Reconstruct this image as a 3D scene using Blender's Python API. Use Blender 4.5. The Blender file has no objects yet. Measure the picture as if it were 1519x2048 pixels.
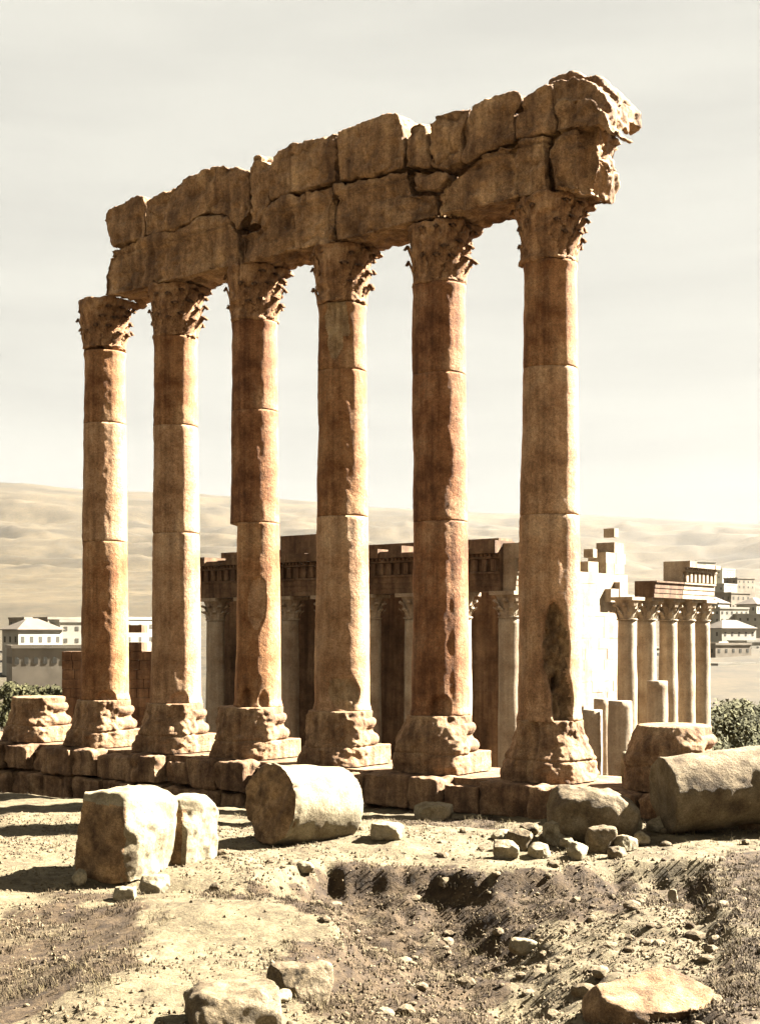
import bpy, bmesh, math, random
import numpy as np
from mathutils import Vector, noise
R = math.radians
S = bpy.context.scene
C = S.collection
# ------------------------------------------------------------------ camera
CAMZ = 5.0
FPX = 2720.0          # focal length in pixels of the 1519 px wide photograph
HOR = 1272.0
cam = bpy.data.cameras.new('camera'); co = bpy.data.objects.new('camera', cam); C.objects.link(co)
co.location = (0, 0, CAMZ); co.rotation_euler = (R(90), 0, 0)
cam.sensor_fit = 'HORIZONTAL'; cam.sensor_width = 36; cam.lens = 36 * FPX / 1519
cam.shift_y = (HOR - 1024) / 1519; cam.clip_end = 40000; cam.clip_start = 0.2
S.camera = co
S.view_settings.view_transform = 'Standard'; S.view_settings.look = 'None'
S.view_settings.gamma = 1; S.view_settings.exposure = 4.1
# ------------------------------------------------------------------ sky and sun
SAZ, SEL = R(108), R(40)     # azimuth: 0 = towards the camera, 90 = right
sd = Vector((math.sin(SAZ) * math.cos(SEL), -math.cos(SAZ) * math.cos(SEL), math.sin(SEL)))
W = bpy.data.worlds.new("World"); S.world = W; W.use_nodes = True
nt = W.node_tree; N = nt.nodes; L = nt.links; N.clear()
wo = N.new('ShaderNodeOutputWorld'); bg = N.new('ShaderNodeBackground'); L.new(bg.outputs[0], wo.inputs[0])
sky = N.new('ShaderNodeTexSky'); sky.sky_type = 'NISHITA'; sky.sun_disc = False
sky.sun_elevation = SEL; sky.sun_rotation = math.atan2(sd.x, sd.y); sky.dust_density = 4
tc = N.new('ShaderNodeTexCoord'); mp = N.new('ShaderNodeMapping'); mp.inputs['Scale'].default_value = (1.0, 1.0, 7.0)
mp.inputs['Rotation'].default_value = (0, R(8), 0)
L.new(tc.outputs['Generated'], mp.inputs[0])
n1 = N.new('ShaderNodeTexNoise'); n1.inputs['Scale'].default_value = 3.0; n1.inputs['Detail'].default_value = 7; n1.inputs['Roughness'].default_value = .55
L.new(mp.outputs[0], n1.inputs['Vector'])
cr = N.new('ShaderNodeValToRGB'); L.new(n1.outputs['Fac'], cr.inputs[0])
cr.color_ramp.elements[0].position = .36; cr.color_ramp.elements[0].color = (.452, .440, .392, 1)
cr.color_ramp.elements[1].position = .60; cr.color_ramp.elements[1].color = (.512, .498, .440, 1)
mx = N.new('ShaderNodeMix'); mx.data_type = 'RGBA'; mx.inputs[0].default_value = .997
L.new(sky.outputs[0], mx.inputs[6]); L.new(cr.outputs[0], mx.inputs[7])
L.new(mx.outputs[2], bg.inputs[0]); bg.inputs[1].default_value = 0.088
sl = bpy.data.lights.new('sun', 'SUN'); sl.energy = 5.0; sl.angle = R(.53); sl.color = (1, .95, .86)
so = bpy.data.objects.new('sun', sl); C.objects.link(so)
so.rotation_euler = sd.to_track_quat('Z', 'Y').to_euler(); so.location = (60, 20, 80)

# ------------------------------------------------------------------ numpy noise
def _h(ix, iy, iz, s):
    n = (ix.astype(np.int64) * 374761393 + iy.astype(np.int64) * 668265263 + iz.astype(np.int64) * 2147483647 + s * 974711) & 0xffffffff
    n = ((n ^ (n >> 13)) * 1274126177) & 0xffffffff
    n = ((n ^ (n >> 16)) * 2246822519) & 0xffffffff
    n = n ^ (n >> 15)
    return (n & 0xffffff) / float(0xffffff) * 2 - 1
def vn(p, s=0):
    p = np.asarray(p, float)
    i = np.floor(p).astype(np.int64); f = p - i; f = f * f * (3 - 2 * f)
    x, y, z = i[:, 0], i[:, 1], i[:, 2]; fx, fy, fz = f[:, 0], f[:, 1], f[:, 2]
    r = 0
    for a in (0, 1):
        for b in (0, 1):
            for c in (0, 1):
                r = r + _h(x + a, y + b, z + c, s) * (fx if a else 1 - fx) * (fy if b else 1 - fy) * (fz if c else 1 - fz)
    return r
def fbm(p, s=0, o=3, g=.5):
    r = 0; a = 1; p = np.asarray(p, float)
    for k in range(o):
        r = r + a * vn(p * (2.03 ** k) + k * 7.3, s + k); a *= g
    return r
def sst(a, b, x):
    t = np.clip((x - a) / (b - a), 0, 1); return t * t * (3 - 2 * t)

# ------------------------------------------------------------------ materials
def new_mat(name):
    m = bpy.data.materials.new(name); m.use_nodes = True
    nt = m.node_tree; b = nt.nodes['Principled BSDF']; b.inputs['Roughness'].default_value = .9
    b.inputs['Specular IOR Level'].default_value = .15
    return m, nt, b
def stone_mat(name, cols, sc=1.0, bump=.5, stain=.5, streak=True, grain=.5):
    """cols = dark, mid, pale"""
    m, nt, b = new_mat(name); N = nt.nodes; L = nt.links
    tc = N.new('ShaderNodeTexCoord')
    def no(scale, det=6, rough=.6, vec=None):
        n = N.new('ShaderNodeTexNoise'); n.inputs['Scale'].default_value = scale; n.inputs['Detail'].default_value = det
        n.inputs['Roughness'].default_value = rough; L.new(vec or tc.outputs['Object'], n.inputs['Vector']); return n
    a = no(.9 * sc, 8, .65)
    r = N.new('ShaderNodeValToRGB'); L.new(a.outputs['Fac'], r.inputs[0]); e = r.color_ramp.elements
    e[0].position = .34; e[0].color = (*cols[0], 1); e[1].position = .66; e[1].color = (*cols[2], 1)
    k = e.new(.5); k.color = (*cols[1], 1)
    cur = r.outputs[0]
    def mul(cur, fac_sock, c0, c1, p0, p1, amt):
        rr = N.new('ShaderNodeValToRGB'); L.new(fac_sock, rr.inputs[0]); q = rr.color_ramp.elements
        q[0].position = p0; q[0].color = (*c0, 1); q[1].position = p1; q[1].color = (*c1, 1)
        mm = N.new('ShaderNodeMix'); mm.data_type = 'RGBA'; mm.blend_type = 'MULTIPLY'; mm.inputs[0].default_value = amt
        L.new(cur, mm.inputs[6]); L.new(rr.outputs[0], mm.inputs[7]); return mm.outputs[2]
    if streak:
        mpp = N.new('ShaderNodeMapping'); mpp.inputs['Scale'].default_value = (2.2, 2.2, .12)
        L.new(tc.outputs['Object'], mpp.inputs[0])
        s = no(1.6 * sc, 5, .6, mpp.outputs[0])
        cur = mul(cur, s.outputs['Fac'], (.42, .36, .32), (1.15, 1.1, 1.0), .36, .62, stain)
    g = no(14 * sc, 5, .75)
    cur = mul(cur, g.outputs['Fac'], (.45, .42, .4), (1.25, 1.2, 1.1), .3, .68, grain)
    h = no(3.3 * sc, 6, .7)
    cur = mul(cur, h.outputs['Fac'], (.5, .5, .5), (1.1, 1.1, 1.1), .36, .55, stain * .6)
    g2 = no(45 * sc, 3, .8)
    cur = mul(cur, g2.outputs['Fac'], (.4, .38, .36), (1.3, 1.25, 1.15), .34, .64, grain)
    L.new(cur, b.inputs['Base Color'])
    bp = N.new('ShaderNodeBump'); bp.inputs['Strength'].default_value = bump; bp.inputs['Distance'].default_value = .06
    v = N.new('ShaderNodeTexNoise'); v.inputs['Scale'].default_value = 9 * sc; v.inputs['Detail'].default_value = 8; v.inputs['Roughness'].default_value = .7
    L.new(tc.outputs['Object'], v.inputs['Vector']); L.new(v.outputs['Fac'], bp.inputs['Height']); L.new(bp.outputs[0], b.inputs['Normal'])
    return m
def flat_mat(name, c, var=.25, sc=.5):
    m, nt, b = new_mat(name); N = nt.nodes; L = nt.links
    tc = N.new('ShaderNodeTexCoord'); n = N.new('ShaderNodeTexNoise'); n.inputs['Scale'].default_value = sc; n.inputs['Detail'].default_value = 6
    L.new(tc.outputs['Object'], n.inputs['Vector']); r = N.new('ShaderNodeValToRGB'); L.new(n.outputs['Fac'], r.inputs[0]); e = r.color_ramp.elements
    e[0].position = .3; e[0].color = (*[x * (1 - var) for x in c], 1); e[1].position = .7; e[1].color = (*[min(1, x * (1 + var)) for x in c], 1)
    L.new(r.outputs[0], b.inputs['Base Color']); return m
M = {}
M['col'] = stone_mat('golden_limestone', [(0.127, 0.056, 0.023), (0.229, 0.126, 0.065), (0.318, 0.212, 0.129)], .8, .8, .7, grain=.8)
M['col_pale'] = stone_mat('tan_limestone', [(0.169, 0.094, 0.051), (0.293, 0.191, 0.120), (0.379, 0.280, 0.196)], .8, .8, .6, grain=.8)
M['col_dark'] = stone_mat('orange_limestone', [(0.092, 0.040, 0.018), (0.190, 0.096, 0.050), (0.287, 0.185, 0.118)], .8, .8, .75, grain=.8)
M['scar'] = stone_mat('peeled_limestone', [(.17, .115, .07), (.27, .20, .13), (.36, .29, .20)], 1.5, .8, .6, grain=.9)
M['gash'] = stone_mat('gash_and_shade_limestone', [(0.063, 0.040, 0.023), (0.152, 0.100, 0.057), (0.284, 0.195, 0.111)], 2.2, 1.0, .8, False, grain=.9)
M['cap'] = stone_mat('carved_limestone', [(0.109, 0.059, 0.032), (0.224, 0.133, 0.076), (0.340, 0.229, 0.142)], 1.2, .9, .7, grain=.8)
M['ent'] = stone_mat('entablature_limestone', [(0.109, 0.066, 0.040), (0.226, 0.146, 0.089), (0.350, 0.247, 0.158)], .7, 1.0, .75, grain=.85)
M['base'] = stone_mat('base_limestone', [(0.107, 0.065, 0.040), (0.208, 0.137, 0.086), (0.308, 0.224, 0.148)], 1.0, 1.0, .7, grain=.85)
M['wall'] = stone_mat('podium_limestone', [(0.084, 0.051, 0.033), (0.167, 0.110, 0.071), (0.275, 0.197, 0.131)], .9, .9, .75, grain=.85)
M['pale'] = stone_mat('pale_limestone', [(0.089, 0.068, 0.042), (0.161, 0.138, 0.092), (0.206, 0.180, 0.129)], 1.1, .6, .35, False, grain=.6)
M['boulder'] = stone_mat('boulder_limestone', [(0.052, 0.037, 0.022), (0.105, 0.083, 0.052), (0.157, 0.131, 0.092)], 1.2, .9, .6, False, grain=.8)
M['far'] = stone_mat('shaded_temple_limestone', [(0.054, 0.032, 0.018), (0.099, 0.062, 0.038), (0.145, 0.099, 0.063)], .5, .5, .8)  # darker copy of the temple stone, flank shade put into its colour
M['farlit'] = stone_mat('sunlit_temple_limestone', [(0.157, 0.116, 0.079), (0.232, 0.189, 0.139), (0.278, 0.241, 0.186)], .5, .5, .4)  # paler copy of the temple stone, sunlight put into its colour
M['house'] = flat_mat('house_plaster', (0.216, 0.198, 0.159), .2, .15)
M['house2'] = flat_mat('house_stone', (0.145, 0.121, 0.089), .25, .2)
M['roof'] = flat_mat('roof_clay', (0.071, 0.057, 0.042), .2, .3)
M['hole'] = flat_mat('window_dark', (.05, .045, .035), .2, 1)
M['leaf'] = flat_mat('tree_leaves', (0.038, 0.035, 0.013), .5, .6)
M['bark'] = flat_mat('tree_bark', (.10, .07, .045), .3, 3)
M['grass'] = flat_mat('dry_grass', (0.068, 0.052, 0.025), .5, 1.5)
M['scrub'] = flat_mat('brown_scrub', (0.035, 0.024, 0.012), .5, 1.0)

# ------------------------------------------------------------------ object helpers
def mesh_from(name, v, f, smooth=True):
    me = bpy.data.meshes.new(name); me.from_pydata([tuple(map(float, p)) for p in v], [], f); me.update()
    if smooth: me.polygons.foreach_set('use_smooth', [True] * len(me.polygons))
    return me
def obj(name, me, mat=None, parent=None, loc=None):
    o = bpy.data.objects.new(name, me); C.objects.link(o)
    if mat and me and not me.materials: me.materials.append(mat)
    if parent: o.parent = parent
    if loc is not None: o.location = loc
    return o
def tag(o, label=None, cat=None, group=None, kind=None):
    if label: o['label'] = label
    if cat: o['category'] = cat
    if group: o['group'] = group
    if kind: o['kind'] = kind
    return o
def empty(name, loc, label, cat, group=None):
    o = bpy.data.objects.new(name, None); C.objects.link(o); o.location = loc; o.empty_display_size = .5
    return tag(o, label, cat, group)
def box_vf(x0, x1, y0, y1, z0, z1):
    v = [(x, y, z) for z in (z0, z1) for y in (y0, y1) for x in (x0, x1)]
    return v, [(0, 2, 3, 1), (4, 5, 7, 6), (0, 1, 5, 4), (2, 6, 7, 3), (0, 4, 6, 2), (1, 3, 7, 5)]
def merge(parts):
    V, F = [], []
    for v, f in parts:
        k = len(V); V += list(v); F += [tuple(i + k for i in q) for q in f]
    return V, F
def voxel(v, f, size, smooth=2, adapt=0):
    me = bpy.data.meshes.new('tmp'); me.from_pydata([tuple(map(float, p)) for p in v], [], f); me.update()
    bm = bmesh.new(); bm.from_mesh(me); bmesh.ops.recalc_face_normals(bm, faces=bm.faces); bm.to_mesh(me); bm.free()
    o = bpy.data.objects.new('tmp', me); C.objects.link(o)
    r = o.modifiers.new('r', 'REMESH'); r.mode = 'VOXEL'; r.voxel_size = size; r.use_smooth_shade = True
    if smooth:
        s = o.modifiers.new('s', 'SMOOTH'); s.iterations = smooth; s.factor = .5
    dg = bpy.context.evaluated_depsgraph_get(); dg.update()
    out = bpy.data.meshes.new_from_object(o.evaluated_get(dg))
    bpy.data.objects.remove(o); bpy.data.meshes.remove(me)
    return out
def getco(me):
    a = np.empty(len(me.vertices) * 3); me.vertices.foreach_get('co', a); return a.reshape(-1, 3)
def getno(me):
    a = np.empty(len(me.vertices) * 3); me.vertices.foreach_get('normal', a); return a.reshape(-1, 3)
def setco(me, a):
    me.vertices.foreach_set('co', a.ravel()); me.update()
def roughen(me, seed, amps=((1.0, .07), (.35, .035), (.12, .012)), chip=.0, pit=0., bands=0.):
    p = getco(me); n = getno(me)
    d = 0
    for k, (s, a) in enumerate(amps): d = d + a * vn(p / s + seed * 3.71, seed + k)
    if chip:
        q = vn(p / .55 + seed, seed + 9); d = d - chip * np.clip(q - .25, 0, 1) * 1.6
    if pit:
        q = vn(p / .34 + seed * 1.3, seed + 15); d = d - pit * np.clip(q - .2, 0, 1); q = vn(p / .16 + seed, seed + 17); d = d - pit * .5 * np.clip(q - .3, 0, 1)
    if bands or pit > .1:
        q = vn(p / 1.5 + seed * 2.1, seed + 51) + .25 * vn(p / .4, seed + 53); d = d - .16 * np.exp(-(q / .04) ** 2) * sst(-.1, .25, vn(p / 1.2 + 5, seed + 55))
    if bands:
        zz = p[:, 2]; d = d - bands * (sst(.80, .74, (zz - ZA) % .8)) * (zz < ZA + 1.7) * (vn(p * .6, seed + 3) > -.45)
    setco(me, p + n * d[:, None]); return me
def rock(v, f, vox, seed, sm=3, amps=((1.0, .07), (.35, .035), (.12, .012)), chip=0., pit=.04, bands=0.):
    me = voxel(v, f, vox, sm); roughen(me, seed, amps, chip, pit, bands)
    me.polygons.foreach_set('use_smooth', [True] * len(me.polygons)); return me
# colonnade frame: t along the row towards the near right end, w out towards the camera
U = np.array([.780, -.625]); NV = np.array([-.625, -.780]); O0 = np.array([-12.67, 62.56]); SP = 4.77
def P(t, w, z=0.): q = O0 + U * t + NV * w; return (q[0], q[1], z)
def colpos(i): return P(SP * (i - 1), 0)
def pix(px, Y, z=0): return ((px - 757) / FPX * Y, Y, z)
def px_tz(px, py, w):
    s = (px - 757) / FPX; o = O0 + NV * w            # (o.x+U.x t) = s (o.y+U.y t)
    t = (s * o[1] - o[0]) / (U[0] - s * U[1]); Y = o[1] + U[1] * t
    return t, CAMZ + (HOR - py) * Y / FPX
def frame_box(t0, t1, w0, w1, z0, z1):
    v, f = box_vf(t0, t1, w0, w1, z0, z1)
    return [P(a, b, c) for a, b, c in v], f

# ------------------------------------------------------------------ ground
def foot(t): return np.clip(-2.55 + t * .062, -2.7, -.8)
PIT = [(640, 1716), (760, 1716), (880, 1722), (1000, 1730), (1150, 1724), (1300, 1716), (1430, 1722), (1475, 1800), (1490, 1950), (1460, 2070), (1100, 2110), (700, 2080), (540, 1945), (615, 1895), (665, 1865), (625, 1828), (500, 1808), (390, 1800), (470, 1765), (560, 1738)]
def p2w(px, py, z=-1.0):
    Y = (CAMZ - z) * FPX / (py - HOR); return ((px - 757) / FPX * Y, Y)
PITW = np.array([p2w(*q) for q in PIT])
def sdpoly(x, y, poly):
    n = len(poly); d = np.full(x.shape, 1e9); ins = np.zeros(x.shape, bool)
    for i in range(n):
        ax, ay = poly[i]; bx, by = poly[(i + 1) % n]
        ex, ey = bx - ax, by - ay; wx, wy = x - ax, y - ay
        t = np.clip((wx * ex + wy * ey) / (ex * ex + ey * ey), 0, 1)
        d = np.minimum(d, np.hypot(wx - ex * t, wy - ey * t))
        c = ((ay > y) != (by > y)) & (x < (bx - ax) * (y - ay) / (by - ay + 1e-12) + ax); ins ^= c
    return np.where(ins, d, -d)
def H(x, y):
    x = np.atleast_1d(np.asarray(x, float)); y = np.atleast_1d(np.asarray(y, float))
    dx, dy = x - O0[0], y - O0[1]; t = dx * U[0] + dy * U[1]; w = dx * NV[0] + dy * NV[1]
    z = np.full(x.shape, -1.0)
    f = 1 - sst(1.5, 11, w); z = z * (1 - f) + foot(t) * f
    p3 = np.stack([x, y, 0 * x], 1)
    z = z + .16 * fbm(p3 * .22, 3, 3)
    s = sdpoly(x, y, PITW) + .22 * fbm(p3 * 1.3, 5, 3) - .1
    wdt = 2.2 + 2.6 * sst(1.5, 4, x); inn = .52 * sst(0, .75, s) + .48 * sst(0, 1, s / wdt)
    bottom = 1.25 + .45 * sst(1, 4, s) + .35 * vn(p3 * .35, 11) - .5 * sst(31, 24, y)
    # rubble slope fills the right half of the hollow
    bottom = bottom * (1 - .45 * sst(2.2, 4.5, x) * sst(36, 33, y) * sst(9, 6, x))
    z = z - inn * bottom * 1.1
    rough = .04 + .07 * inn
    z = z + rough * fbm(p3 * 1.3, 21, 4, .5) + (.03 + .05 * inn) * np.clip(vn(p3 * 3.1, 61), -.2, 1) + .045 * inn * vn(p3 * 4.5, 63) + .10 * inn * np.abs(vn(p3 * 1.5, 65)) + .02 * fbm(p3 * 6, 31, 2)
    # smooth bank at lower left, hollow just behind it
    z = z - .35 * np.exp(-(((x + 5.5) / 3.2) ** 2 + ((y - 32.4) / .8) ** 2))
    z = z + .25 * np.exp(-(((x + 3.4) / 2.2) ** 2 + ((y - 28.5) / 1.8) ** 2))
    z = z - .5 * sst(-4.2, -7.5, x) * sst(31, 26, y)
    return z
def hz(x, y): return float(H([x], [y])[0])
SHADE_SCRUB_P = [np.array([p2w(*q) for q in pl]) for pl in (
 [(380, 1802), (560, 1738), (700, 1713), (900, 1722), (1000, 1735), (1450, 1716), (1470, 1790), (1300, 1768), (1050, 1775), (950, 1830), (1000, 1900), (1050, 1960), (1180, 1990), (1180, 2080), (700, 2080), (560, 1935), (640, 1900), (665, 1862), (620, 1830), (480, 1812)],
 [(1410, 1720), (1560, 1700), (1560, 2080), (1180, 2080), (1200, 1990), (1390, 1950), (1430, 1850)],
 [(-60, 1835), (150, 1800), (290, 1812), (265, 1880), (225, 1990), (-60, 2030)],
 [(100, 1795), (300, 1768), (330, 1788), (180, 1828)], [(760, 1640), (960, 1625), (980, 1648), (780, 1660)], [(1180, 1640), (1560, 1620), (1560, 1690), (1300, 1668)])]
def shade_scrub_mask(x, y):  # outlines where shade of the hollow is painted into the ground, with scrub
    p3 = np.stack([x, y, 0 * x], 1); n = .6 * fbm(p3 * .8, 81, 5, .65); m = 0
    for pl in SHADE_SCRUB_P: m = np.maximum(m, sst(-.25, .3, sdpoly(x, y, pl) + n))
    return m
def ground_mesh():
    xs = np.concatenate([np.linspace(-90, -17, 40), np.arange(-16.9, 16.9, .11), np.linspace(17, 90, 40)])
    ys = np.concatenate([np.linspace(-30, 17, 30), np.arange(17.1, 41, .11), np.arange(41, 75, .2), np.linspace(75.5, 140, 40)])
    X, Y = np.meshgrid(xs, ys); x, y = X.ravel(), Y.ravel()
    dx, dy = x - O0[0], y - O0[1]; w = dx * NV[0] + dy * NV[1]
    z = H(x, y)
    nx, ny = len(xs), len(ys); idx = np.arange(nx * ny).reshape(ny, nx)
    a = idx[:-1, :-1].ravel(); b = idx[:-1, 1:].ravel(); c = idx[1:, 1:].ravel(); d = idx[1:, :-1].ravel()
    wc = (w[a] + w[c]) / 2
    keep = wc > -.8
    F = np.stack([a, b, c, d], 1)[keep]
    me = bpy.data.meshes.new('ground'); me.from_pydata(np.stack([x, y, z], 1).tolist(), [], F.tolist()); me.update()
    p3 = np.stack([x, y, 0 * x], 1)
    s = sdpoly(x, y, PITW)
    sc = .18 + .30 * fbm(p3 * .9, 41, 5, .6) + .72 * shade_scrub_mask(x, y) - .1 * sst(-.6, .1, vn(p3 * 1.7, 45))  # random scrub plus the painted shade patches
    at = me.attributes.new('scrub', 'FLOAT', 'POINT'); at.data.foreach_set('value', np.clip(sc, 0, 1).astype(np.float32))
    me.polygons.foreach_set('use_smooth', [True] * len(me.polygons)); return me
def ground_mat():
    m, nt, b = new_mat('dry_earth'); N = nt.nodes; L = nt.links
    tc = N.new('ShaderNodeTexCoord')
    def no(s, d=8, r=.65):
        n = N.new('ShaderNodeTexNoise'); n.inputs['Scale'].default_value = s; n.inputs['Detail'].default_value = d; n.inputs['Roughness'].default_value = r
        L.new(tc.outputs['Object'], n.inputs['Vector']); return n.outputs['Fac']
    def ramp(f, p0, c0, p1, c1):
        r = N.new('ShaderNodeValToRGB'); L.new(f, r.inputs[0]); e = r.color_ramp.elements
        e[0].position = p0; e[0].color = (*c0, 1); e[1].position = p1; e[1].color = (*c1, 1); return r.outputs[0]
    def mix(f, a, bb, t='MIX'):
        x = N.new('ShaderNodeMix'); x.data_type = 'RGBA'; x.blend_type = t
        if isinstance(f, float): x.inputs[0].default_value = f
        else: L.new(f, x.inputs[0])
        L.new(a, x.inputs[6]); L.new(bb, x.inputs[7]); return x.outputs[2]
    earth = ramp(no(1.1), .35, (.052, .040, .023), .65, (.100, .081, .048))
    scr_shade = ramp(no(2.6), .36, (.018, .011, .0055), .66, (.048, .032, .0165))  # dark tone for scrub and for shade painted on the earth
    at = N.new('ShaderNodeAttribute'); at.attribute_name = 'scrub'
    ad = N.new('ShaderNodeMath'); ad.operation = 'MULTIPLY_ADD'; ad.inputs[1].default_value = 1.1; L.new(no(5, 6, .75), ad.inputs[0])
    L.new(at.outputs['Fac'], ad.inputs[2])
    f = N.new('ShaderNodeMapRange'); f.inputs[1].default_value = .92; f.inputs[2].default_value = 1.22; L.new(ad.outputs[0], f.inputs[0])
    c = mix(f.outputs[0], earth, scr_shade)
    c = mix(.7, c, ramp(no(22, 4, .8), .34, (.45, .42, .38), .62, (1.2, 1.2, 1.15)), 'MULTIPLY')
    c = mix(.8, c, ramp(no(4.5, 8, .75), .36, (.5, .46, .40), .56, (1.15, 1.14, 1.1)), 'MULTIPLY')
    L.new(c, b.inputs['Base Color'])
    bp = N.new('ShaderNodeBump'); bp.inputs['Strength'].default_value = .8; bp.inputs['Distance'].default_value = .08
    L.new(no(7, 8, .7), bp.inputs['Height']); L.new(bp.outputs[0], b.inputs['Normal'])
    return m
M['ground'] = ground_mat()
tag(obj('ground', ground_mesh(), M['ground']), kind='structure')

# ------------------------------------------------------------------ far plain and hills, one sheet to the horizon
def hills():
    D = [60, 160, 250, 350, 500, 900, 2000, 4000]; E = [-900, -340, -150, -82, -25, 55, 120, 195]
    rpx = [-1500, 35, 160, 400, 560, 740, 940, 1160, 1475, 3000]; ry = [905, 962, 976, 988, 1000, 1012, 1026, 1031, 1046, 1100]
    ang = np.concatenate([np.linspace(-180, -25, 90), np.linspace(-24.5, 24.5, 300), np.linspace(25, 180, 90)[:-1]]) * math.pi / 180
    rad = np.concatenate([np.geomspace(62, 900, 70), np.geomspace(930, 7200, 130), np.geomspace(7500, 9000, 6)])
    A, Rr = np.meshgrid(ang, rad); a, r = A.ravel(), Rr.ravel()
    x, y = r * np.sin(a), r * np.cos(a)
    e = np.interp(r, D + [7000], E + [0])
    rid = HOR - np.interp(757 + FPX * np.tan(np.clip(a, -1, 1)), rpx, ry)
    k = sst(3200, 7000, r); e = np.where(r < 4000, e, 195) * (1 - k) + rid * k
    cosa = np.maximum(np.cos(a), .35)
    z = CAMZ + e / FPX * r * cosa
    z = np.where(r > 7000, z - (r - 7000) * .10, z)
    z = np.where(r < 200, -16, z) * (1 - sst(160, 230, r)) + z * sst(160, 230, r)
    p = np.stack([x / 600, y / 600, 0 * x], 1)
    rg = 1 - np.abs(fbm(p, 3, 5, .55)); amp = sst(500, 3500, r) * 52 * (1 - .72 * sst(5000, 6900, r))
    z = z + (rg - .75) * amp
    p2 = np.stack([x / 130, y / 130, 0 * x], 1); z = z + sst(300, 1200, r) * 6 * fbm(p2, 8, 3) * (1 - .5 * sst(5000, 6900, r))
    na, nr = len(ang), len(rad); V = np.stack([x, y, z], 1); idx = np.arange(na * nr).reshape(nr, na)
    F = []
    for i in range(nr - 1):
        for j in range(na):
            j2 = (j + 1) % na; F.append((int(idx[i, j]), int(idx[i, j2]), int(idx[i + 1, j2]), int(idx[i + 1, j])))
    c = len(V); V = V.tolist() + [(0, 0, -16)]
    for j in range(na): F.append((c, int(idx[0, (j + 1) % na]), int(idx[0, j])))
    return mesh_from('hills', V, F), (x, y, z)
hm, (hx, hy, hzv) = hills()
def hill_mat():
    m, nt, b = new_mat('hill_scrub'); N = nt.nodes; L = nt.links; tc = N.new('ShaderNodeTexCoord')
    hmp = N.new('ShaderNodeMapping'); hmp.inputs['Scale'].default_value = (1, .5, 2.2); L.new(tc.outputs['Object'], hmp.inputs[0])
    def no(s, d=9, r=.65):
        n = N.new('ShaderNodeTexNoise'); n.inputs['Scale'].default_value = s; n.inputs['Detail'].default_value = d; n.inputs['Roughness'].default_value = r
        L.new(hmp.outputs[0], n.inputs['Vector']); return n.outputs['Fac']
    r = N.new('ShaderNodeValToRGB'); L.new(no(.004), r.inputs[0]); e = r.color_ramp.elements
    e[0].position = .38; e[0].color = (.019, .0145, .0075, 1); e[1].position = .62; e[1].color = (.040, .030, .016, 1)
    r2 = N.new('ShaderNodeValToRGB'); L.new(no(.10, 9, .85), r2.inputs[0]); e = r2.color_ramp.elements
    e[0].position = .36; e[0].color = (.30, .33, .28, 1); e[1].position = .58; e[1].color = (1.15, 1.1, 1, 1)
    x = N.new('ShaderNodeMix'); x.data_type = 'RGBA'; x.blend_type = 'MULTIPLY'; x.inputs[0].default_value = .8
    L.new(r.outputs[0], x.inputs[6]); L.new(r2.outputs[0], x.inputs[7]); L.new(x.outputs[2], b.inputs['Base Color'])
    return m
M['hill'] = hill_mat()
tag(obj('hills', hm, M['hill']), kind='structure')
_hr = np.hypot(hx, hy)
def hillz(x, y):
    d = (hx - x) ** 2 + (hy - y) ** 2; k = np.argpartition(d, 4)[:4]; w = 1 / (d[k] + 1); return float((hzv[k] * w).sum() / w.sum())

# ------------------------------------------------------------------ podium: two courses of big blocks
pod = empty('stone_podium', P(12, 0, -2.5), 'long low podium wall of brown weathered blocks in two courses under the row of columns', 'podium')
def pod_obj(name, me, mat):
    o = obj(name, me, mat, pod); o.location = (-pod.location.x, -pod.location.y, -pod.location.z); return o
rnd = random.Random(4)
v, f = frame_box(-30, 60, -2.6, 1.35, -16, -.05); pod_obj('core', mesh_from('core', v, f, False), M['wall'])
edges = {0: [], 1: []}
for course in (0, 1):
    t = -9.5 + course * .7
    n = 0
    while t < 33:
        wd = rnd.uniform(1.15, 2.3) if course == 0 else rnd.uniform(.8, 1.9)
        if course == 0:
            near = abs(((t + wd / 2) / SP) - round((t + wd / 2) / SP)) < .3
            wf = 2.0 + (.28 if near else -.05) + rnd.uniform(-.2, .2); z0, z1 = -1.25, -.0 + rnd.uniform(-.07, 0)
            if not near: z1 -= rnd.uniform(0, .3)
        else:
            wf = 2.3 + rnd.uniform(-.2, .2); z0, z1 = -2.9, -1.28
        if course == 0 and 15.2 < t < 16.4 and False: t += .6; continue
        v, f = frame_box(t + .04, t + wd - .05, 1.0, wf, z0 + .03, z1)
        me = rock(v, f, .075, 100 + n + course * 50, 6, ((.9, .10), (.35, .05), (.12, .02)), .14, .08)
        pod_obj('block', me, M['wall'])
        t += wd + (rnd.choice([0, 0, 0, .12]) if course else 0); n += 1

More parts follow.
